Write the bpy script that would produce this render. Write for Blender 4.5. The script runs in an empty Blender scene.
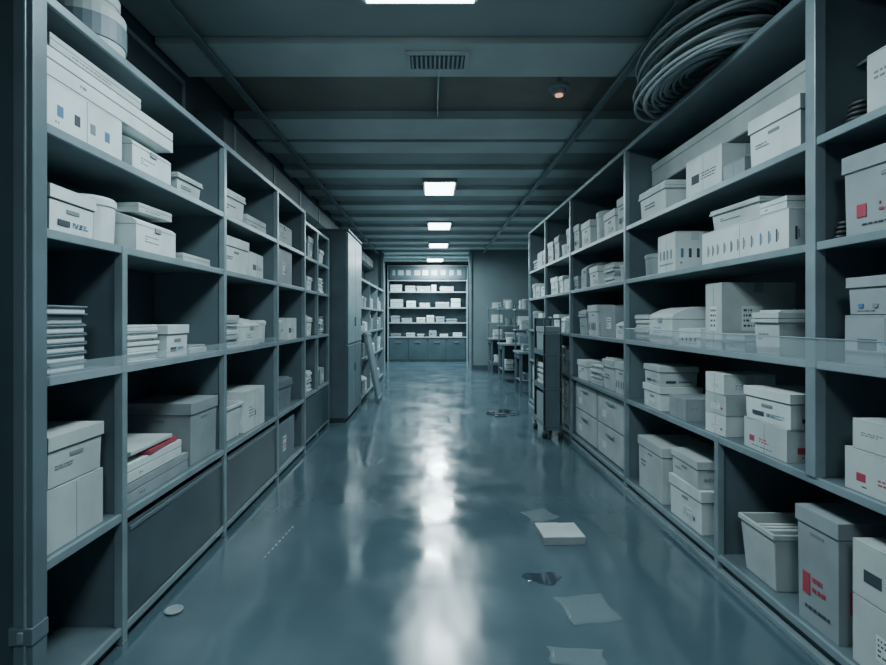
import bpy, bmesh, math, random
from mathutils import Vector, Matrix
R = random.Random(7)
scene = bpy.context.scene

# ------------------------------------------------------------ materials
def mat(name, col, rough=0.5, metal=0.0, var=0.0, scale=6.0, bump=0.0, emis=None, alpha=1.0, spec=0.5, coat=0.0):
    m = bpy.data.materials.new(name); m.use_nodes = True
    nt = m.node_tree; b = nt.nodes['Principled BSDF']
    b.inputs['Base Color'].default_value = (*col, 1)
    b.inputs['Roughness'].default_value = rough
    b.inputs['Metallic'].default_value = metal
    b.inputs['Specular IOR Level'].default_value = spec
    b.inputs['Alpha'].default_value = alpha
    b.inputs['Coat Weight'].default_value = coat
    if emis:
        b.inputs['Emission Color'].default_value = (*emis[0], 1)
        b.inputs['Emission Strength'].default_value = emis[1]
    if var > 0:
        tc = nt.nodes.new('ShaderNodeTexCoord')
        n = nt.nodes.new('ShaderNodeTexNoise'); n.inputs['Scale'].default_value = scale
        n.inputs['Detail'].default_value = 6
        r = nt.nodes.new('ShaderNodeValToRGB')
        r.color_ramp.elements[0].position = .3; r.color_ramp.elements[1].position = .7
        r.color_ramp.elements[0].color = (*[c*(1-var) for c in col], 1)
        r.color_ramp.elements[1].color = (*[min(1, c*(1+var)) for c in col], 1)
        nt.links.new(tc.outputs['Object'], n.inputs['Vector'])
        nt.links.new(n.outputs['Fac'], r.inputs['Fac'])
        nt.links.new(r.outputs['Color'], b.inputs['Base Color'])
        if bump > 0:
            bp = nt.nodes.new('ShaderNodeBump'); bp.inputs['Strength'].default_value = bump
            bp.inputs['Distance'].default_value = .02
            nt.links.new(n.outputs['Fac'], bp.inputs['Height'])
            nt.links.new(bp.outputs['Normal'], b.inputs['Normal'])
    return m

M = {}
M['rack'] = mat('rack_steel', (.118, .168, .192), .42, .2, .18, 3)
M['rack_edge'] = mat('rack_edge', (.23, .305, .335), .35, .25, .15, 5)  # lighter than the rack steel: brightly lit front edges put into the colour
M['rack_dark'] = mat('rack_back', (.048, .072, .086), .55, .1, .25, 2)  # darker than the rack steel: shelf interior shade deepened in the colour
M['drawer'] = mat('drawer_front', (.052, .086, .103), .38, .2, .15, 3)
M['white'] = mat('box_white', (.58, .65, .655), .55, 0, .14, 5)
M['white2'] = mat('box_offwhite', (.43, .485, .49), .6, 0, .16, 4)
M['grey'] = mat('box_grey', (.25, .30, .32), .55, 0, .14, 5)
M['bluegrey'] = mat('box_bluegrey', (.14, .19, .22), .5, 0, .14, 5)
M['paper'] = mat('paper', (.60, .66, .67), .7, 0, .06, 10)
M['ink'] = mat('ink_dark', (.04, .055, .07), .6)
M['blue'] = mat('ink_blue', (.07, .17, .30), .6)
M['red'] = mat('ink_red', (.38, .05, .08), .5)
M['seam'] = mat('seam', (.17, .205, .225), .7)
M['black'] = mat('black_rubber', (.012, .016, .02), .5)
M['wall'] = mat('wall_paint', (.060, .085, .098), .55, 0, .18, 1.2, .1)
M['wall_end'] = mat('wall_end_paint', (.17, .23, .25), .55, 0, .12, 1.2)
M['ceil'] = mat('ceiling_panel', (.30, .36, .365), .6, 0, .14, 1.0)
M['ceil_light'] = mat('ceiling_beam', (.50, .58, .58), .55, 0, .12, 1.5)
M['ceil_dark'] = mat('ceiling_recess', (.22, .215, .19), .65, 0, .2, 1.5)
M['trim'] = mat('trim_metal', (.14, .19, .21), .35, .3)
M['cable'] = mat('cable', (.27, .33, .35), .45)
M['lamp'] = mat('lamp_diffuser', (.9, .95, 1), .4, emis=((.82, .96, 1.0), 12))
M['lampframe'] = mat('lamp_frame', (.25, .3, .32), .4, .2)
M['glass'] = mat('acrylic', (.45, .55, .60), .08, 0, alpha=.22)
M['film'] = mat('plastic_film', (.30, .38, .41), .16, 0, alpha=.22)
M['puddle'] = mat('oil_spill', (.035, .055, .07), .05, 0, coat=.3)
M['orange'] = mat('indicator', (.5, .22, .12), .3, emis=((1, .45, .25), 1.2))

def floor_mat():
    m = bpy.data.materials.new('wet_epoxy_floor'); m.use_nodes = True
    nt = m.node_tree; b = nt.nodes['Principled BSDF']; L = nt.links.new
    tc = nt.nodes.new('ShaderNodeTexCoord')
    n1 = nt.nodes.new('ShaderNodeTexNoise'); n1.inputs['Scale'].default_value = 1.1; n1.inputs['Detail'].default_value = 5
    r1 = nt.nodes.new('ShaderNodeValToRGB')
    r1.color_ramp.elements[0].position = .35; r1.color_ramp.elements[0].color = (.046, .084, .103, 1)
    r1.color_ramp.elements[1].position = .68; r1.color_ramp.elements[1].color = (.075, .124, .149, 1)
    L(tc.outputs['Object'], n1.inputs['Vector']); L(n1.outputs['Fac'], r1.inputs['Fac'])
    L(r1.outputs['Color'], b.inputs['Base Color'])
    n2 = nt.nodes.new('ShaderNodeTexNoise'); n2.inputs['Scale'].default_value = 1.8; n2.inputs['Detail'].default_value = 3
    r2 = nt.nodes.new('ShaderNodeMapRange'); r2.inputs[1].default_value = .35; r2.inputs[2].default_value = .65
    r2.inputs[3].default_value = .10; r2.inputs[4].default_value = .27
    L(tc.outputs['Object'], n2.inputs['Vector']); L(n2.outputs['Fac'], r2.inputs[0]); L(r2.outputs[0], b.inputs['Roughness'])
    n3 = nt.nodes.new('ShaderNodeTexNoise'); n3.inputs['Scale'].default_value = 2.0; n3.inputs['Detail'].default_value = 1.5
    mp = nt.nodes.new('ShaderNodeMapping'); mp.inputs['Scale'].default_value = (1.5, .6, 1)
    L(tc.outputs['Object'], mp.inputs['Vector'])
    bp = nt.nodes.new('ShaderNodeBump'); bp.inputs['Strength'].default_value = .42; bp.inputs['Distance'].default_value = .03
    L(mp.outputs['Vector'], n3.inputs['Vector']); L(n3.outputs['Fac'], bp.inputs['Height']); L(bp.outputs['Normal'], b.inputs['Normal'])
    b.inputs['Specular IOR Level'].default_value = .75
    b.inputs['Coat Weight'].default_value = .2; b.inputs['Coat Roughness'].default_value = .10
    return m
M['floor'] = floor_mat()

# ------------------------------------------------------------ mesh builder
class MB:
    def __init__(s): s.v = []; s.f = []; s.m = []; s.mats = []
    def mi(s, k):
        if k not in s.mats: s.mats.append(k)
        return s.mats.index(k)
    def box(s, x0, x1, y0, y1, z0, z1, k, tx=0, ty=0):
        i = len(s.v)
        s.v += [(x0+tx, y0+ty, z0), (x1-tx, y0+ty, z0), (x1-tx, y1-ty, z0), (x0+tx, y1-ty, z0),
                (x0, y0, z1), (x1, y0, z1), (x1, y1, z1), (x0, y1, z1)]
        m = s.mi(k)
        for q in ((0, 3, 2, 1), (4, 5, 6, 7), (0, 1, 5, 4), (1, 2, 6, 5), (2, 3, 7, 6), (3, 0, 4, 7)):
            s.f.append([i+a for a in q]); s.m.append(m)
    def prism(s, prof, y0, y1, k):
        i = len(s.v); n = len(prof); m = s.mi(k)
        s.v += [(x, y0, z) for x, z in prof] + [(x, y1, z) for x, z in prof]
        s.f.append([i+a for a in range(n)]); s.m.append(m)
        s.f.append([i+n+a for a in reversed(range(n))]); s.m.append(m)
        for a in range(n):
            b = (a+1) % n
            s.f.append([i+b, i+a, i+n+a, i+n+b]); s.m.append(m)
    def lathe(s, prof, cx, cy, k, n=20):
        i = len(s.v); m = s.mi(k)
        for r, z in prof:
            for a in range(n):
                t = 2*math.pi*a/n
                s.v.append((cx+r*math.cos(t), cy+r*math.sin(t), z))
        for p in range(len(prof)-1):
            for a in range(n):
                b = (a+1) % n
                s.f.append([i+p*n+a, i+p*n+b, i+(p+1)*n+b, i+(p+1)*n+a]); s.m.append(m)
        s.f.append([i+a for a in reversed(range(n))]); s.m.append(m)
        s.f.append([i+(len(prof)-1)*n+a for a in range(n)]); s.m.append(m)
    def obj(s, name, loc=(0, 0, 0), rz=0, bevel=0.004, parent=None, seg=2):
        me = bpy.data.meshes.new(name); me.from_pydata(s.v, [], s.f)
        for k in s.mats: me.materials.append(M[k])
        for p, m in zip(me.polygons, s.m): p.material_index = m
        me.update()
        bm = bmesh.new(); bm.from_mesh(me); bmesh.ops.recalc_face_normals(bm, faces=bm.faces); bm.to_mesh(me); bm.free()
        o = bpy.data.objects.new(name, me); scene.collection.objects.link(o)
        o.location = loc; o.rotation_euler = (0, 0, rz)
        if bevel:
            md = o.modifiers.new('bevel', 'BEVEL'); md.width = bevel; md.segments = seg; md.limit_method = 'ANGLE'
            md.angle_limit = math.radians(40)
        if parent: o.parent = parent
        return o

def slab(name, x0, x1, y0, y1, z0, z1, k, bevel=0):
    b = MB(); cx, cy, cz = (x0+x1)/2, (y0+y1)/2, (z0+z1)/2
    b.box(x0-cx, x1-cx, y0-cy, y1-cy, z0-cz, z1-cz, k)
    return b.obj(name, (cx, cy, cz), bevel=bevel)

def mark(b, face, dx, dy, u0, u1, z0, z1, k, off=0.0015):
    if face == 'x': b.box(dx/2-.002, dx/2+off, u0, u1, z0, z1, k)
    elif face == 'y-': b.box(u0, u1, -dy/2-off, -dy/2+.002, z0, z1, k)
    else: b.box(-u1, -u0, dy/2-.002, dy/2+off, z0, z1, k)

def textrows(b, face, dx, dy, u0, u1, z0, z1, k, rows=3):
    rh = (z1-z0)/rows
    for r in range(rows):
        u = u0; zz = z1-rh*(r+1)
        while u < u1-.008:
            w = R.uniform(.006, .024)
            mark(b, face, dx, dy, u, min(u+w, u1), zz+rh*.35, zz+rh*.8, k)
            u += w+R.uniform(.004, .009)
            if R.random() < .12: break

FACES = ('x', 'y-', 'y+')
def deco(b, dx, dy, z0, z1, style):
    H = z1-z0
    for fc in FACES:
        W = dy if fc == 'x' else dx
        if style == 'plain':
            if R.random() < .6: textrows(b, fc, dx, dy, -W*.38, -W*.38+min(.1, W*.4), z0+H*.6, z0+H*.8, 'seam', 2)
        elif style == 'label':
            u = R.uniform(-W*.35, 0); w = min(.12, W*.42)
            mark(b, fc, dx, dy, u, u+w, z0+H*.30, z0+H*.70, 'paper', .001)
            textrows(b, fc, dx, dy, u+.008, u+w-.008, z0+H*.34, z0+H*.67, 'ink', 4)
            if R.random() < .5: mark(b, fc, dx, dy, u+w+.01, u+w+.03, z0+H*.35, z0+H*.5, R.choice(['blue', 'red', 'ink']))
        elif style == 'dark':
            u = -W*.33; w = min(.09, W*.26)
            mark(b, fc, dx, dy, u, u+w, z0+H*.36, z0+H*.62, 'ink')
            textrows(b, fc, dx, dy, u+w+.02, W*.36, z0+H*.38, z0+H*.62, R.choice(['ink', 'blue']), 3)
        elif style == 'blue':
            n = 4
            for i in range(n):
                c = -W*.36+i*W*.2
                mark(b, fc, dx, dy, c, c+W*.07, z0+H*.38, z0+H*.64, R.choice(['blue', 'ink', 'blue', 'seam']))
            textrows(b, fc, dx, dy, -W*.38, W*.38, z0+H*.18, z0+H*.28, 'seam', 1)
        elif style == 'red':
            mark(b, fc, dx, dy, -W*.36, -W*.36+min(.045, W*.2), z0+H*.32, z0+H*.56, 'red')
            textrows(b, fc, dx, dy, -W*.12, W*.26, z0+H*.34, z0+H*.56, 'red', 2)
            textrows(b, fc, dx, dy, -W*.3, W*.3, z0+H*.14, z0+H*.22, 'ink', 1)
        elif style == 'stripes':
            u = -W*.42
            while u < W*.4:
                mark(b, fc, dx, dy, u, u+.012, z0+H*.28, z0+H*.66, R.choice(['ink', 'blue', 'seam', 'seam']))
                mark(b, fc, dx, dy, u+.016, u+.022, z0+H*.34, z0+H*.58, 'seam')
                u += R.uniform(.05, .08)

def archive(dx, dy, h, col='white', style='label'):
    b = MB(); lh = min(.07, h*.28)
    b.box(-dx/2, dx/2, -dy/2, dy/2, 0, h-lh*.5, col, .004, .004)
    b.box(-dx/2-.007, dx/2+.007, -dy/2-.007, dy/2+.007, h-lh, h, col)
    b.box(-dx/2-.001, dx/2+.001, -dy/2-.001, dy/2+.001, h-lh-.006, h-lh+.001, 'seam')  # dark strip paints the shade in the gap under the lid
    for fc in ('x', 'y-', 'y+'):
        if h > .16: mark(b, fc, dx, dy, -.04, .04, h-lh-.045, h-lh-.028, 'seam')
    deco(b, dx, dy, 0, h-lh-.04, style)
    return b, 'archive_box'

def carton(dx, dy, h, col='white', style='label'):
    b = MB()
    b.box(-dx/2, dx/2, -dy/2, dy/2, 0, h-.008, col)
    g = .004
    b.box(-dx/2, -g, -dy/2, dy/2, h-.007, h, col); b.box(g, dx/2, -dy/2, dy/2, h-.007, h, col)
    b.box(-.028, .028, -dy/2-.0012, dy/2+.0012, h-.06, h+.001, 'white2' if col == 'white' else 'grey')
    mark(b, 'x', dx, dy, -.002, .002, 0, h-.01, 'seam', .0008)
    deco(b, dx, dy, 0, h-.03, style)
    return b, 'cardboard_carton'

def lidbin(dx, dy, h, col='white', style='plain'):
    b = MB()
    b.box(-dx/2+.012, dx/2-.012, -dy/2+.012, dy/2-.012, 0, h*.74, col, .008, .008)
    b.box(-dx/2, dx/2, -dy/2, dy/2, h*.72, h*.80, col)
    b.box(-dx/2+.004, dx/2-.004, -dy/2+.004, dy/2-.004, h*.815, h*.95, col)
    b.box(-dx/2+.03, dx/2-.03, -dy/2+.03, dy/2-.03, h*.94, h, col)
    b.box(-dx/2+.014, dx/2-.014, -dy/2+.014, dy/2-.014, h*.79, h*.82, 'seam')
    textrows(b, 'x', dx-.026, dy, -dy*.3, dy*.1, h*.3, h*.5, 'seam', 2)
    return b, 'lidded_storage_box'

def openbin(dx, dy, h, col='white', style='plain'):
    b = MB(); t = .008; s = .03
    i = len(b.v); m = b.mi(col)
    def ring(ox, z): return [(-dx/2+ox, -dy/2+ox, z), (dx/2-ox, -dy/2+ox, z), (dx/2-ox, dy/2-ox, z), (-dx/2+ox, dy/2-ox, z)]
    rings = [ring(s, 0), ring(.01, h*.9), ring(0, h*.9), ring(0, h), ring(.014, h), ring(s+t, .012)]
    for r in rings: b.v += r
    for a in range(5):
        for c in range(4):
            d = (c+1) % 4
            b.f.append([i+a*4+c, i+a*4+d, i+a*4+4+d, i+a*4+4+c]); b.m.append(m)
    b.f.append([i+3, i+2, i+1, i]); b.m.append(m); b.f.append([i+20, i+21, i+22, i+23]); b.m.append(m)
    for k in range(5):
        y = -dy/2+.06+k*(dy-.12)/5
        b.box(-dx/2+.06, dx/2-.06, y, y+.02, .02, h*R.uniform(.7, .88), R.choice(['paper', 'grey', 'white2']))
    return b, 'open_storage_bin'

def device(dx, dy, h, col='white', style='plain'):
    b = MB()
    p = [(-dx/2, 0), (dx/2, 0), (dx/2, h*.74), (dx/2-.02, h*.82), (dx/2-dx*.25, h*.94), (dx/2-dx*.5, h), (-dx/2+.03, h), (-dx/2, h*.92)]
    b.prism(p, -dy/2, dy/2, col)
    b.box(-dx/2-.001, dx/2+.002, -dy/2-.0015, dy/2+.0015, h*.66, h*.675, 'seam')
    mark(b, 'x', dx, dy, -.03, .03, h*.58, h*.70, 'grey', .008)
    for fc in FACES:
        W = dy if fc == 'x' else dx
        textrows(b, fc, dx, dy, -W*.3, W*.05, h*.25, h*.45, R.choice(['seam', 'ink', 'blue']), 3)
    return b, 'hinged_storage_case'

def papers(dx, dy, h, col='paper', style='plain'):
    b = MB(); z = 0
    while z < h-.006:
        t = min(R.choice([.008, .012, .02, .03]), h-z)
        a, c = R.uniform(-.012, .012), R.uniform(-.012, .012)
        b.box(-dx/2+.014+a, dx/2-.014+a, -dy/2+.014+c, dy/2-.014+c, z, z+t-.0015, R.choice(['paper', 'white', 'white2', 'white', 'grey', 'paper']))
        z += t
    return b, 'paper_stack'

def binders(dx, dy, h, col='white', style='plain'):
    b = MB(); z = 0
    n = max(3, int(h/.036)); t = h/n
    for i in range(n):
        a = R.uniform(-.008, .008)
        b.box(-dx/2+.012+a, dx/2-.012+a, -dy/2+.01, dy/2-.01, z+.001, z+.006, 'bluegrey')
        b.box(-dx/2+.016+a, dx/2-.02+a, -dy/2+.016, dy/2-.016, z+.006, z+t-.009, 'paper')
        b.box(-dx/2+.012+a, dx/2-.012+a, -dy/2+.01, dy/2-.01, z+t-.009, z+t-.001, 'bluegrey')
        z += t
    return b, 'folder_stack'

def tub(dx, dy, h, col='white', style='plain'):
    b = MB(); r = min(dx, dy)/2
    b.lathe([(r*.82, 0), (r*.9, .01), (r*.95, h*.78), (r*.97, h*.80), (r, h*.80), (r, h*.93), (r*.95, h*.97), (r*.8, h)], 0, 0, col, 24)
    return b, 'round_plastic_tub'

def slabbox(dx, dy, h, col='white', style='plain'):
    b = MB()
    b.box(-dx/2, dx/2, -dy/2, dy/2, 0, h*.55, col)
    b.box(-dx/2+.004, dx/2-.004, -dy/2+.004, dy/2-.004, h*.55, h*.60, 'seam')
    b.box(-dx/2, dx/2, -dy/2, dy/2, h*.60, h, col)
    textrows(b, 'x', dx, dy, -dy*.3, dy*.1, h*.15, h*.4, 'seam', 1)
    return b, 'flat_carton'

KINDS = dict(archive=archive, carton=carton, lidbin=lidbin, openbin=openbin, device=device, papers=papers,
             binders=binders, tub=tub, slab=slabbox)
LX, RX = -1.42, 1.68
def put(kind, side, y0, y1, z, h, depth=.36, col='white', style='plain', inset=.035, rot=None, bevel=.008):
    b, nm = KINDS[kind](depth, y1-y0, h, col, style)
    cx = LX-inset-depth/2 if side == 'L' else RX+inset+depth/2
    rz = (0 if side == 'L' else math.pi) + math.radians(R.uniform(-3.0, 3.0) if rot is None else rot)
    return b.obj(nm, (cx, (y0+y1)/2, z+.001), rz, bevel=.003 if kind in ('papers', 'binders') else bevel)

# ------------------------------------------------------------ room
EY = 15.2; CH = 3.45
slab('floor', -1.95, 4.0, -2.5, 18.6, -.1, 0, 'floor')
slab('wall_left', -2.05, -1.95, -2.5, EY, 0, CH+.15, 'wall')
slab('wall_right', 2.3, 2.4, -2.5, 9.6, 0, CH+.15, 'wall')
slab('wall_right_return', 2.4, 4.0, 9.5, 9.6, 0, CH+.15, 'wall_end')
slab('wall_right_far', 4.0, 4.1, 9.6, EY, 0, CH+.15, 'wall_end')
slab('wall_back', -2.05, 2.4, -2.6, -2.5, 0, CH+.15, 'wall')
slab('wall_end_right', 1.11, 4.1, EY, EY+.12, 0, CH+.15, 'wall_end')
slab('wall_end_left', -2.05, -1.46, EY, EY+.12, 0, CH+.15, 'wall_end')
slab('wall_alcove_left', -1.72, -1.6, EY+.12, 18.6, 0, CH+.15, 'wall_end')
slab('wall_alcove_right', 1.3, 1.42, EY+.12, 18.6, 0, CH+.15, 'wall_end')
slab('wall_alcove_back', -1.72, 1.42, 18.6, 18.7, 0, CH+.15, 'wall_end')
slab('ceiling', -2.05, 4.1, -2.6, 18.7, CH+.15, CH+.25, 'ceil_dark')
b = MB()
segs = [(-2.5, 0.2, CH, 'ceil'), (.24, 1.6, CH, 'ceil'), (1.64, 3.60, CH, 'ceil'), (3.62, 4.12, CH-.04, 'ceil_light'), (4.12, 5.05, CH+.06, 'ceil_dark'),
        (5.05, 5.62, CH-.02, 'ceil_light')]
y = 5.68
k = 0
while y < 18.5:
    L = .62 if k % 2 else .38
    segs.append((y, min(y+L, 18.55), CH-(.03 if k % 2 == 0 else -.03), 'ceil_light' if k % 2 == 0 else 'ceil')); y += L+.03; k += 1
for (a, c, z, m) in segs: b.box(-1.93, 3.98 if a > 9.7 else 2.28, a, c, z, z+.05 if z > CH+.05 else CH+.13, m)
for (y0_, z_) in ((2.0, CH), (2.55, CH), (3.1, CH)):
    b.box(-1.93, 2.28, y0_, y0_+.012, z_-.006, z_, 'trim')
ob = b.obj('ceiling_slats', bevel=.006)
b = MB(); b.box(.045, .06, 4.13, 5.04, CH+.0, CH+.058, 'trim'); b.obj('trim_ceiling_joint', bevel=0)
for i, x in enumerate((-1.58, 1.48)):
    b = MB(); b.box(x-.018, x+.018, -2.4, 15.1, CH-.075, CH-.045, 'trim'); b.box(x-.03, x+.03, -2.4, 15.1, CH-.085, CH-.075, 'rack_edge')
    yy = -2
    while yy < 15: b.box(x-.012, x+.012, yy, yy+.03, CH-.05, CH-.0, 'trim'); yy += 1.2
    b.obj('ceiling_rail', bevel=.003)
b = MB(); b.prism([(-1.93, 2.86), (-1.74, 2.86), (-1.68, 2.92), (-1.68, 3.12), (-1.74, 3.18), (-1.93, 3.18)], 4.2, 15.1, 'rack_dark')
yy = 4.4
while yy < 15: b.prism([(-1.93, 2.85), (-1.735, 2.85), (-1.67, 2.915), (-1.67, 3.125), (-1.735, 3.19), (-1.93, 3.19)], yy, yy+.04, 'trim'); yy += 1.1
b.obj('air_duct', bevel=.004)
for i, (a, c) in enumerate(((1.95, 2.9), (2.98, 4.05))):  # framed access panels set high on the left wall
    b = MB(); b.box(-1.949, -1.935, a, c, 2.76, 3.34, 'rack_dark')
    for q in ((a, a+.03, 2.76, 3.34), (c-.03, c, 2.76, 3.34), (a, c, 2.76, 2.79), (a, c, 3.31, 3.34)): b.box(-1.949, -1.92, *q, 'rack_edge')
    b.obj('trim_%d' % (i+3), bevel=.002)

# ceiling lights; the last is an unseen panel added behind the camera for fill
lamps = [(-.07, 1.85, 3.10, .64), (.11, 7.25, 7.95, .42), (.15, 10.35, 11.05, .44), (.17, 13.2, 13.9, .46), (.1, 16.6, 17.3, .5), (0, -1.6, -.4, .64)]
P = [62, 66, 85, 95, 230, 42]
for (x, a, c, w), pw in zip(lamps, P):
    b = MB(); z = CH-.075
    b.box(-w/2-.03, w/2+.03, -(c-a)/2-.03, (c-a)/2+.03, .012, .075, 'lampframe')
    b.box(-w/2, w/2, -(c-a)/2, (c-a)/2, 0, .014, 'lamp')
    b.obj('ceiling_light_panel', (x, (a+c)/2, z), bevel=.003)  # the last one is the added fill panel behind the camera
    ld = bpy.data.lights.new('panel_glow', 'AREA'); ld.shape = 'RECTANGLE'; ld.size = w; ld.size_y = c-a
    ld.energy = pw; ld.color = (.75, .95, 1.0); ld.spread = math.radians(175)
    lo = bpy.data.objects.new('panel_glow', ld); scene.collection.objects.link(lo); lo.location = (x, (a+c)/2, z-.01)

b = MB(); b.box(-.23, .23, -.13, .13, 0, .02, 'ceil_light'); b.box(-.20, .20, -.10, .10, -.002, .004, 'ink')
for k in range(12): b.box(-.19+k*.033, -.19+k*.033+.014, -.10, .10, -.008, .004, 'rack_edge')
b.obj('ceiling_air_vent', (.04, 3.84, CH-.062), bevel=.001)
b = MB(); b.lathe([(.02, -.075), (.05, -.07), (.06, -.05), (.06, -.03), (.085, -.028), (.085, 0)], 0, 0, 'grey', 28)
b.lathe([(.02, -.09), (.032, -.085), (.032, -.072)], 0, 0, 'orange', 16)
b.box(-.015, .015, -.015, .015, -.002, .09, 'white2')
b.obj('smoke_detector', (1.05, 4.30, CH-.03), bevel=.002)

# ------------------------------------------------------------ racks
def rack(side, y0, y1, tiers, top, ups, depth):
    s = -1 if side == 'L' else 1
    F = LX if side == 'L' else RX
    bk = F+s*depth
    b = MB()
    def bx(xa, xb, *r):
        b.box(min(xa, xb), max(xa, xb), *r)
    bx(bk-s*.012, bk, y0, y1, 0, top, 'rack_dark')
    for z in list(tiers)+[top]:
        bx(F+s*.012, bk-s*.012, y0, y1, z-.022, z, 'rack')
        bx(F, F+s*.018, y0, y1, z-.034, z+.002, 'rack_edge')
    for (y, za, zb) in ups:
        bx(F+s*.02, bk-s*.012, y-.012, y+.012, za, zb, 'rack')
        bx(F-s*.004, F+s*.035, y-.020, y+.020, za, zb, 'rack_edge')
    bx(F+s*.03, bk, y0, y1, 0, tiers[0]-.02, 'rack_dark')
    return b, bx, F, s

LT = [.08, .60, 1.28, 1.83, 2.22]; LTOP = 2.70
b, bx, F, s = rack('L', 1.88, 5.83, LT, LTOP,
    [(2.40, 0, 1.83), (3.57, 0, LTOP), (4.79, 0, LTOP), (5.81, 0, LTOP)], .5)
bx(-1.42, -1.93, 1.86, 1.885, 0, LTOP+.70, 'drawer')
bx(-1.405, -1.475, 1.83, 1.90, 0, LTOP+.70, 'rack')
bx(-1.425, -1.434, 1.822, 1.832, .0, LTOP+.70, 'rack_edge')  # thin lighter strip paints the highlight down the end post
bx(-1.40, -1.485, 1.82, 1.90, .35, .41, 'rack'); bx(-1.43, -1.45, 1.812, 1.825, .36, .40, 'rack_edge')
for a, c in ((2.43, 3.54), (3.60, 4.76)):
    bx(-1.425, -1.445, a, c, .09, .53, 'drawer')
    bx(-1.418, -1.43, a+.02, c-.02, .50, .52, 'trim')
bx(LX+.006, LX+.012, 1.92, 4.7, 1.25, 1.33, 'glass')
b.obj('steel_shelving_unit', bevel=.003)

RT = [.11, .80, 1.31, 1.83, 2.29]; RTOP = 2.98
b, bx, F, s = rack('R', .7, 9.02, RT, RTOP,
    [(.72, 0, RTOP), (2.30, .80, RTOP), (1.70, 0, .8), (3.07, 0, .8), (4.53, 0, RTOP), (6.33, 0, RTOP), (7.73, 0, RTOP), (9.0, 0, RTOP)], .6)
bx(1.672, 1.72, 2.27, 2.33, .80, RTOP+.44, 'rack_edge')
bx(1.86, 2.27, 2.32, 4.50, 2.60, 2.612, 'rack')
bx(1.86, 2.27, .75, 2.28, 2.60, 2.612, 'rack')
bx(1.672, 1.72, .7, 9.02, 0, .03, 'rack_edge')
bx(RX-.012, RX-.006, 1.0, 4.5, 1.28, 1.41, 'glass'); bx(RX-.014, RX-.004, 1.0, 4.5, 1.408, 1.414, 'rack_edge')
b.obj('steel_shelving_unit', bevel=.003)

# ------------------------------------------------------------ contents: left
z = 2.22
put('carton', 'L', 1.95, 2.44, z, .20, .38, 'white', 'blue', rot=0)
put('device', 'L', 2.52, 2.90, z, .19, .36, 'white', 'plain')
put('slab', 'L', 1.96, 2.92, z+.205, .11, .34, 'white', rot=0, bevel=.02)
put('slab', 'L', 1.98, 2.60, z+.32, .05, .30, 'white2', rot=0, bevel=.015)
put('lidbin', 'L', 3.0, 3.30, z, .13, .26, 'white2')
z = 1.83
put('archive', 'L', 1.96, 2.24, z, .18, .36, 'white', 'dark')
put('tub', 'L', 2.27, 2.50, z, .22, .25, 'white')
put('device', 'L', 2.54, 2.96, z, .20, .36, 'white'); put('slab', 'L', 2.60, 2.90, z+.202, .045, .26, 'white2', bevel=.012)
put('slab', 'L', 3.02, 3.42, z, .05, .34, 'white2')
z = 1.28
put('binders', 'L', 1.96, 2.22, z, .27, .34)
put('papers', 'L', 2.50, 2.80, z, .19, .36)
put('archive', 'L', 2.84, 3.10, z, .18, .30, 'white', 'dark')
put('papers', 'L', 3.14, 3.42, z, .05, .32)
z = .60
put('carton', 'L', 1.96, 2.30, z, .24, .38, 'white2', 'plain', rot=0)
put('archive', 'L', 1.97, 2.29, z+.245, .20, .36, 'white2', 'plain', rot=0)
put('slab', 'L', 2.46, 3.10, z, .10, .40, 'grey', rot=0)
put('slab', 'L', 2.48, 3.02, z+.105, .09, .38, 'white', rot=0)
o = put('slab', 'L', 2.66, 2.98, z+.20, .02, .34, 'red', rot=3)
put('papers', 'L', 2.50, 2.94, z+.222, .03, .33, rot=1)
put('archive', 'L', 3.16, 3.50, z, .38, .40, 'grey', 'plain')
# bay 3
put('lidbin', 'L', 3.66, 4.05, 2.22, .22, .34); put('slab', 'L', 4.1, 4.55, 2.22, .1, .34, 'white2')
put('archive', 'L', 3.66, 4.10, 1.83, .26, .36, 'white'); put('carton', 'L', 4.14, 4.5, 1.83, .2, .3, 'white', 'dark')
put('papers', 'L', 3.64, 3.95, 1.28, .24, .34); put('device', 'L', 4.0, 4.38, 1.28, .22, .34); put('tub', 'L', 4.42, 4.66, 1.28, .2, .24)
put('openbin', 'L', 3.66, 4.02, .60, .26, .36); put('carton', 'L', 4.06, 4.5, .60, .32, .36, 'white', 'label')
# bay 4
put('carton', 'L', 4.88, 5.4, 1.83, .34, .36, 'grey', 'label'); put('tub', 'L', 4.9, 5.15, 1.28, .2, .25); put('carton', 'L', 5.2, 5.6, 1.28, .22, .3, 'white', 'dark')
put('lidbin', 'L', 4.9, 5.4, .6, .3, .36, 'bluegrey'); put('carton', 'L', 4.9, 5.5, .08, .4, .36, 'bluegrey', 'label'); put('device', 'L', 4.9, 5.4, 2.22, .25, .36, 'grey')
b = MB(); b.lathe([(.12, 0), (.15, .02), (.155, .2), (.12, .24), (.13, .245), (.13, .29), (.11, .3)], 0, 0, 'white2', 28)
b.lathe([(.156, .06), (.157, .07), (.157, .15), (.156, .16)], 0, 0, 'bluegrey', 28)
b.obj('plastic_jar', (-1.60, 2.42, 2.703), bevel=.004)

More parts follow.
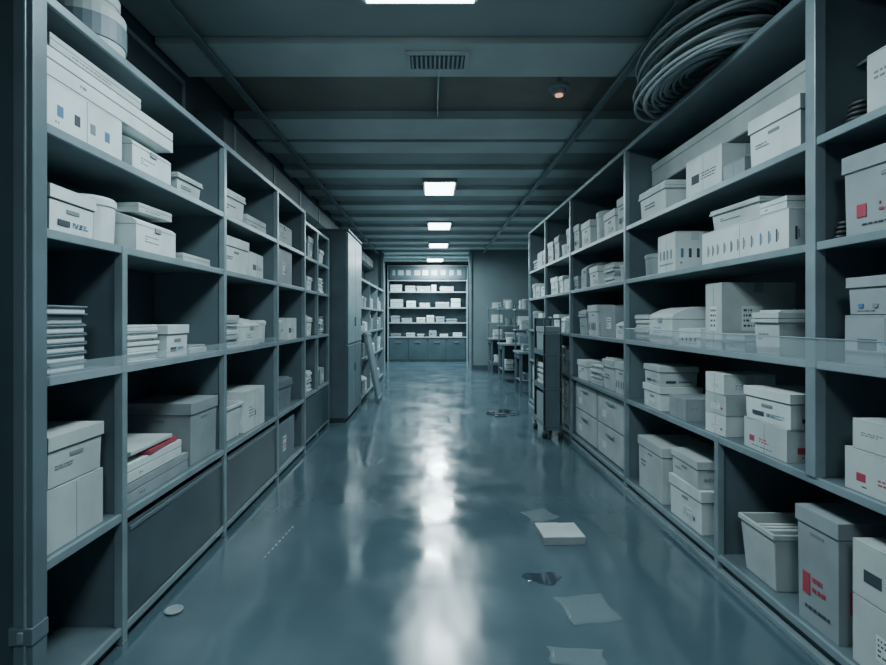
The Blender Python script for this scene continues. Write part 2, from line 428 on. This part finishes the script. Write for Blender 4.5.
# ------------------------------------------------------------ contents: right
z = 2.29
put('lidbin', 'R', 3.84, 4.32, z, .24, .36, 'white'); put('carton', 'R', 3.10, 3.50, z, .25, .34, 'white', 'dark'); put('archive', 'R', 2.44, 2.80, z, .26, .36, 'white', 'plain')
put('carton', 'R', 2.86, 3.06, z, .10, .3, 'grey')
b = MB(); b.box(-.16, .16, -1.06, 1.06, 0, .19, 'white2'); b.box(-.163, .163, -1.063, 1.063, .14, .195, 'white2'); b.box(-.1615, .1615, -1.061, 1.061, .133, .14, 'seam')
b.obj('long_flat_carton', (2.05, 3.41, 2.614), bevel=.012)
z = 1.83
put('carton', 'R', 3.66, 3.95, z, .28, .28, 'white', 'blue'); put('carton', 'R', 2.50, 3.30, z, .20, .38, 'white', 'stripes', rot=0)
put('lidbin', 'R', 2.76, 3.20, z+.203, .12, .30, 'white2', rot=4); put('slab', 'R', 2.52, 2.72, z+.203, .06, .28, 'white')
put('tub', 'R', 4.05, 4.3, z, .18, .24, 'grey')
z = 1.31
put('device', 'R', 3.72, 4.10, z, .27, .36, 'white'); put('papers', 'R', 4.14, 4.44, z, .22, .34)
put('carton', 'R', 3.08, 3.26, z, .40, .44, 'white2', 'label'); put('carton', 'R', 3.30, 3.62, z, .12, .34, 'white', 'blue')
put('lidbin', 'R', 2.56, 2.80, z, .23, .34, 'white2'); put('slab', 'R', 2.84, 3.04, z, .1, .3, 'grey')
z = .80
put('archive', 'R', 3.88, 4.22, z, .18, .30, 'white', 'label'); put('archive', 'R', 3.90, 4.20, z+.183, .15, .28, 'white2', 'dark')
put('carton', 'R', 3.50, 3.76, z, .15, .3, 'grey', 'plain')
for i in range(3): put('carton', 'R', 3.05, 3.26, z+i*.123, .12, .30, ['white', 'white2', 'white'][i], 'label')
put('archive', 'R', 2.50, 2.84, z+.162, .17, .34, 'white', 'dark'); put('carton', 'R', 2.50, 2.86, z, .16, .36, 'white2', 'red')
z = .11
put('archive', 'R', 3.86, 4.32, z, .42, .40, 'white2', 'plain'); put('archive', 'R', 3.32, 3.74, z, .28, .40, 'white', 'label')
put('archive', 'R', 3.34, 3.72, z+.283, .18, .36, 'white2', 'plain')
put('openbin', 'R', 2.60, 2.92, z, .30, .36, 'white2')
put('archive', 'R', 2.20, 2.44, z, .52, .36, 'grey', 'red')
put('carton', 'R', 1.80, 2.12, z, .27, .38, 'white2', 'label', rot=0); put('carton', 'R', 1.80, 2.12, z+.275, .22, .38, 'white2', 'dark', rot=0)
# near bay
put('carton', 'R', 1.78, 2.05, 2.29, .24, .30, 'white2', 'plain'); put('archive', 'R', 1.74, 2.16, 1.83, .33, .40, 'grey', 'red')
put('carton', 'R', 1.78, 2.16, 1.31, .20, .38, 'grey', 'dark', rot=0); put('archive', 'R', 1.80, 2.14, 1.513, .15, .34, 'grey', 'blue', rot=0)
put('carton', 'R', 1.74, 2.16, .80, .17, .40, 'white2', 'red', rot=0); put('carton', 'R', 1.78, 2.12, .973, .12, .36, 'white2', 'plain', rot=0)

def fill(side, y0, y1, z, hmax, dmax=.4):
    y = y0
    while y < y1-.16:
        w = R.uniform(.2, .42); w = min(w, y1-y)
        if w < .15: break
        k = R.choice(['carton', 'archive', 'device', 'papers', 'lidbin', 'binders', 'carton', 'archive', 'tub'])
        if k == 'tub': w = min(w, .25)
        h = R.uniform(.4, .85)*hmax
        if k in ('papers', 'binders'): h = min(h, .2)
        put(k, side, y, y+w, z, h, R.uniform(.28, dmax) if k != 'tub' else w, R.choice(['white', 'white', 'white2', 'grey']),
            R.choice(['plain', 'label', 'dark', 'red', 'stripes', 'blue']))
        y += w+R.uniform(.03, .12)
for (a, c) in ((4.60, 6.27), (6.40, 7.67), (7.80, 8.94)):
    for z, hm in ((.80, .40), (1.31, .40), (1.83, .38), (2.29, .42)): fill('R', a, c, z, hm)
    n = 2; w = (c-a)/n
    for i in range(n):
        bb = MB(); W = w-.04; D = .5; H = .64
        bb.box(-D/2, D/2, -W/2, W/2, 0, H, 'grey')
        for k in range(2):
            z0 = .02+k*(H-.02)/2
            bb.box(D/2, D/2+.016, -W/2+.012, W/2-.012, z0, z0+(H-.06)/2, 'white2')
            bb.box(D/2+.014, D/2+.034, -.1, .1, z0+.22, z0+.24, 'rack_edge')
            bb.box(D/2+.015, D/2+.018, -W*.3, -W*.3+.12, z0+.07, z0+.14, 'paper')
        bb.obj('drawer_module', (RX+.06+D/2, a+w*(i+.5), .112), math.pi, bevel=.004)

# ------------------------------------------------------------ cables
def curve(name, splines, rad, matk):
    cu = bpy.data.curves.new(name, 'CURVE'); cu.dimensions = '3D'; cu.bevel_depth = rad; cu.bevel_resolution = 2; cu.resolution_u = 6
    for pts, cyc in splines:
        sp = cu.splines.new('NURBS'); sp.points.add(len(pts)-1)
        for p, q in zip(sp.points, pts): p.co = (*q, 1)
        sp.order_u = 4; sp.use_cyclic_u = cyc; sp.use_endpoint_u = not cyc
    cu.materials.append(M[matk]); o = bpy.data.objects.new(name, cu); scene.collection.objects.link(o); return o
sps = []
for i in range(44):
    pts = []
    sc = 1-.075*(i % 11); lay = i//11; zz = 3.00+.010*(i % 11)+.09*lay
    ox, oy = R.uniform(-.02, .02), R.uniform(-.04, .04)
    for a in range(14):
        t = 2*math.pi*a/14
        pts.append((1.75+ox+.36*sc*math.cos(t)*R.uniform(.97, 1.03), 3.36+oy+.66*sc*math.sin(t), zz+.010*math.sin(2*t+i)))
    sps.append((pts, True))
curve('coiled_cable_bundle', sps, .011, 'cable')
sps = []
for i in range(5):
    sps.append(([(1.80+.06*math.cos(t)*(1-.08*i), 2.17+.05*math.sin(t), 2.305+.022*i) for t in [2*math.pi*a/10 for a in range(10)]], True))
curve('coiled_power_cord', sps, .011, 'black')
sps = []
for i in range(4):
    sps.append(([(1.80+.07*math.cos(t)*(1-.08*i), 2.225+.035*math.sin(t), 1.845+.02*i) for t in [2*math.pi*a/10 for a in range(10)]], True))
curve('coiled_power_cord', sps, .010, 'black')

# ------------------------------------------------------------ left far racks and cabinet
def cabinet(x0, x1, y0, y1, h, col='rack', doors=2):
    b = MB(); b.box(x0, x1-.02, y0, y1, .06, h, col); b.box(x0+.02, x1-.05, y0+.02, y1-.02, 0, .06, 'ink')
    w = (y1-y0)/doors
    for i in range(doors):
        a = y0+i*w+.008; c = y0+(i+1)*w-.008
        b.box(x1-.02, x1, a, c, .08, h*.40, 'rack'); b.box(x1-.02, x1, a, c, h*.41, h-.02, 'rack_edge')
        b.box(x1, x1+.025, c-.07, c-.05, h*.5, h*.5+.14, 'trim'); b.box(x1, x1+.025, c-.07, c-.05, h*.25, h*.25+.12, 'trim')
    b.box(x0-.0, x1+.01, y0-.01, y1+.01, h, h+.03, col)
    return b.obj('tall_metal_cabinet', bevel=.005)
b = MB()
for z in (.08, .60, 1.28, 1.83, 2.22, 2.62):
    b.box(-1.93, -1.47, 5.90, 7.35, z-.022, z, 'rack'); b.box(-1.475, -1.455, 5.90, 7.35, z-.034, z+.002, 'rack_edge')
b.box(-1.94, -1.925, 5.90, 7.35, 0, 2.62, 'rack_dark')
for y in (5.92, 6.62, 7.33): b.box(-1.93, -1.46, y-.012, y+.012, 0, 2.62, 'rack'); b.box(-1.49, -1.452, y-.02, y+.02, 0, 2.62, 'rack_edge')
b.box(-1.468, -1.45, 5.95, 7.30, .09, .55, 'drawer')
b.obj('steel_shelving_unit', bevel=.003)
for z in (.60, 1.28, 1.83, 2.22):
    for a in (5.98, 6.32, 6.68, 7.0):
        kd = R.choice(['carton', 'archive', 'papers', 'lidbin'])
        bb, nm = KINDS[kd](.34, .27, R.uniform(.14, .30), R.choice(['white', 'white2', 'grey']), 'label')
        bb.obj(nm, (-1.68, a+.14, z+.001), 0, bevel=.006)
cabinet(-1.93, -1.20, 7.45, 8.85, 2.75)
b = MB()
for z in (.1, .75, 1.25, 1.7, 2.2):
    b.box(-1.93, -1.25, 9.0, 13.2, z-.02, z, 'rack'); b.box(-1.255, -1.235, 9.0, 13.2, z-.04, z+.003, 'rack_edge')
for y in (9.02, 10.4, 11.8, 13.18): b.box(-1.93, -1.24, y-.015, y+.015, 0, 2.25, 'rack_edge')
b.obj('steel_shelving_unit', bevel=.003)
for (a, c) in ((9.1, 10.3), (10.5, 11.7), (11.9, 13.1)):
    for z in (.1, .75, 1.25, 1.7):
        y = a
        while y < c-.3:
            w = R.uniform(.25, .4); kd = R.choice(['carton', 'archive', 'device', 'papers'])
            bb, nm = KINDS[kd](.4, w, R.uniform(.15, .32), R.choice(['white', 'grey', 'white2']), 'plain')
            bb.obj(nm, (-1.49, y+w/2, z+.001), 0, bevel=.005); y += w+.12
b = MB(); b.box(-.02, .02, -.35, .35, 0, 1.25, 'rack'); b.box(.02, .03, -.30, .30, .06, 1.19, 'bluegrey')
for zz in (.03, 1.18): b.box(.015, .04, -.35, .35, zz, zz+.04, 'trim')
o = b.obj('leaning_notice_board', (-.965, 9.5, .012), 0, bevel=.003); o.rotation_euler = (0, math.radians(-10.5), 0)

# ------------------------------------------------------------ alcove shelving
b = MB(); X0, X1, Y0, Y1 = -1.5, 1.2, 17.75, 18.4
b.box(X0, X1, Y1-.02, Y1, 0, 3.3, 'bluegrey'); b.box(X0, X1, Y0+.02, Y1, 0, .82, 'drawer')  # back paler than on the other racks: distant haze put into the colour
for z in (.86, 1.35, 1.86, 2.40, 2.80, 3.3): b.box(X0, X1, Y0, Y1-.02, z-.03, z, 'rack'); b.box(X0, X1, Y0-.015, Y0+.01, z-.04, z+.005, 'grey')
for x in (X0, X1): b.box(x-.025, x+.025, Y0-.02, Y1, 0, 3.3, 'rack_edge')
for i in range(4):
    a = X0+.05+i*.66; b.box(a, a+.6, Y0, Y0+.02, .08, .78, 'drawer'); b.box(a+.2, a+.4, Y0-.02, Y0, .66, .69, 'trim')
b.obj('steel_shelving_unit', bevel=.003)
b = MB(); b.box(-1.45, 1.15, -.02, .0, 0, .42, 'rack_dark'); xx = -1.35
while xx < 1.0:
    w_ = R.uniform(.08, .22); b.box(xx, xx+w_, -.026, -.018, .12, .30, R.choice(['white2', 'grey', 'white2'])); xx += w_+R.uniform(.05, .14)
b.obj('header_sign', (0, 17.72, 2.83), bevel=.003)
for z, hm in ((.86, .26), (1.35, .34), (1.86, .40), (2.40, .28)):
    x = X0+.08
    while x < X1-.35:
        w = R.uniform(.15, .5)
        kd = R.choice(['carton', 'archive', 'papers', 'device', 'lidbin', 'slab'])
        bb, nm = KINDS[kd](.4, w, R.uniform(.3, .9)*hm, R.choice(['white', 'white', 'grey', 'white2']), R.choice(['dark', 'blue', 'label']))
        bb.obj(nm, (x+w/2, 18.0, z+.001), -math.pi/2, bevel=.005); x += w+R.uniform(.03, .22)
b = MB(); b.box(1.07, 1.17, 15.14, 15.19, 0, CH-.05, 'rack_edge'); b.box(1.09, 1.15, 15.10, 15.145, 0, CH-.05, 'rack_edge'); b.obj('trim_1', bevel=.004)
b = MB(); b.box(-1.50, -1.40, 15.14, 15.19, 0, CH-.05, 'trim'); b.box(-1.49, -1.41, 15.12, 15.145, 0, CH-.05, 'rack'); b.obj('trim_2', bevel=.004)
slab('baseboard_end', 1.2, 3.98, 15.18, 15.2, 0, .12, 'rack_dark')

# ------------------------------------------------------------ far right workbenches
def bench(x0, x1, y0, y1, h, name='workbench'):
    b = MB(); b.box(x0, x1, y0, y1, h-.04, h, 'rack_edge')
    for x in (x0+.03, x1-.08):
        for y in (y0+.03, y1-.08): b.box(x, x+.05, y, y+.05, 0, h-.04, 'rack')
    b.box(x0+.04, x1-.04, y0+.04, y1-.04, .28, .30, 'rack'); b.box(x0+.05, x1-.05, y1-.06, y1-.05, .3, h-.04, 'rack_dark')
    b.box(x0+.02, x0+.04, y0+.03, y1-.03, h-.14, h-.04, 'drawer')
    for x in (x0+.03, x1-.06): b.box(x, x+.03, y1-.06, y1-.02, h, h+.95, 'rack')
    for q in (.4, .8): b.box(x0, x1, y1-.32, y1-.01, h+q, h+q+.025, 'rack_edge')
    b.obj(name, bevel=.004)
    for zz, dpt in ((h, .3), (h+.425, .22), (h+.825, .22), (.30, .3)):
        x = x0+.12
        while x < x1-.4:
            w = R.uniform(.18, .35); kd = R.choice(['carton', 'papers', 'device', 'archive', 'tub'])
            bb, nm = KINDS[kd](dpt if kd != 'tub' else .18, w if kd != 'tub' else .18, R.uniform(.12, .26), R.choice(['white', 'grey', 'white2', 'bluegrey']), 'label')
            bb.obj(nm, (x+w/2, y1-.18 if zz > h else (y0+y1)/2-.02, zz+.001), -math.pi/2, bevel=.005); x += w+.08
bench(1.65, 3.3, 9.9, 10.6, .85); bench(1.60, 3.4, 12.0, 12.8, .9); bench(1.55, 3.4, 13.9, 14.7, .95)

b = MB()
for z in (.16, .62, 1.05):
    b.box(-.12, .12, -.3, .3, z-.02, z, 'rack')
    for q in (-.12, .112): b.box(q, q+.008, -.3, .3, z, z+.05, 'rack')
for x in (-.11, .09):
    for y in (-.29, .27): b.box(x, x+.02, y, y+.02, .08, 1.50, 'trim'); b.lathe([(.026, .0), (.03, .02), (.03, .05), (.018, .08)], x+.01, y+.01, 'black', 12)
b.box(-.12, .12, .27, .29, .1, 1.50, 'rack')
b.box(-.12, .12, -.29, -.285, .1, 1.30, 'rack')
b.box(-.11, .11, -.29, -.27, 1.48, 1.50, 'trim')
b.obj('utility_cart', (1.50, 6.75, 0), bevel=.003)
for z, kd, h in ((.16, 'carton', .38), (.62, 'papers', .3), (1.05, 'archive', .34)):
    bb, nm = KINDS[kd](.19, .46, h, 'grey', 'plain'); bb.obj(nm, (1.50, 6.75, z+.001), math.pi, bevel=.005)

# ------------------------------------------------------------ floor debris
def sheet(name, x, y, w, l, rz, matk='paper', z=.003, curl=.012, th=.0015):
    me = bpy.data.meshes.new(name); bm = bmesh.new(); n = 8
    g = [[bm.verts.new(((i/n-.5)*w*(1+.06*math.sin(j)), (j/n-.5)*l*(1+.05*math.cos(i*1.3)), curl*(abs(i/n-.5)*2)**3*(1 if (i > n/2) == (j > n/2) else .2))) for i in range(n+1)] for j in range(n+1)]
    for j in range(n):
        for i in range(n): bm.faces.new((g[j][i], g[j][i+1], g[j+1][i+1], g[j+1][i]))
    bm.to_mesh(me); bm.free(); me.materials.append(M[matk])
    for p in me.polygons: p.use_smooth = True
    o = bpy.data.objects.new(name, me); scene.collection.objects.link(o); o.location = (x, y, z); o.rotation_euler = (0, 0, rz)
    md = o.modifiers.new('s', 'SOLIDIFY'); md.thickness = th
    return o
b = MB(); b.box(-.14, .14, -.12, .12, 0, .045, 'grey'); b.box(-.14, .14, -.12, .12, .047, .052, 'white2'); b.box(-.14, .02, -.12, .122, .0525, .0545, 'white2')
b.obj('paper_bundle', (.87, 3.55, .002), .05, bevel=.002)
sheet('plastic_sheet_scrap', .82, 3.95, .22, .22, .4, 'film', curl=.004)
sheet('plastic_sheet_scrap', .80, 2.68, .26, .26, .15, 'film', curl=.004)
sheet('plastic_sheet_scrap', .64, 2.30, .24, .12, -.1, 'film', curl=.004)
def blob(name, x, y, rx, ry, matk, z=.002):
    b = MB(); n = 36; pts = []
    for a in range(n):
        t = 2*math.pi*a/n; q = 1+.16*math.sin(3*t+x*9)+.08*math.sin(5*t+y*7)+.05*math.sin(9*t)
        pts.append((rx*q*math.cos(t), ry*q*math.sin(t)))
    i = len(b.v); b.mi(matk); b.v += [(p[0], p[1], 0) for p in pts]+[(p[0]*.95, p[1]*.95, z) for p in pts]
    for a in range(n): c = (a+1) % n; b.f.append([a, c, n+c, n+a]); b.m.append(0)
    b.f.append([n+a for a in range(n)]); b.m.append(0); b.f.append(list(reversed(range(n)))); b.m.append(0)
    return b.obj(name, (x, y, .001), bevel=0)
blob('liquid_spill', .64, 3.0, .11, .07, 'puddle')
blob('liquid_spill', 1.12, 8.35, .24, .16, 'puddle')
b = MB(); b.lathe([(.03, 0), (.045, .004), (.045, .01), (.035, .012), (.03, .008)], 0, 0, 'grey', 24); b.obj('jar_lid', (-1.32, 2.66, .001), bevel=.001)
b = MB()
for k in range(9): b.box(-.003, .003, -.26+k*.058, -.26+k*.058+.03, 0, .006, 'white2')
b.obj('broken_cable_tie', (-1.02, 3.5, .001), math.radians(-6), bevel=.001)
for dx_, dy_, r_ in ((0, 0, .3), (.18, .15, 1.2), (-.1, .2, 2)):
    b = MB(); b.box(-.09, .09, -.05, .05, 0, .012, 'bluegrey'); b.box(-.06, .07, -.03, .045, .012, .03, 'ink'); b.obj('torn_packaging', (1.05+dx_*1.2, 7.95+dy_, .005), r_, bevel=.002)

# ------------------------------------------------------------ world + camera
w = bpy.data.worlds.new('World'); scene.world = w; w.use_nodes = True
w.node_tree.nodes['Background'].inputs[0].default_value = (.1, .2, .27, 1); w.node_tree.nodes['Background'].inputs[1].default_value = .3
cam = bpy.data.cameras.new('Camera'); co = bpy.data.objects.new('Camera', cam); scene.collection.objects.link(co)
co.location = (0, 0, 1.5); co.rotation_euler = (math.radians(90), 0, 0)
cam.sensor_width = 36; cam.lens = 520/886*36; cam.shift_x = 11/886; cam.shift_y = -14.5/886
cam.clip_start = .05; scene.camera = co
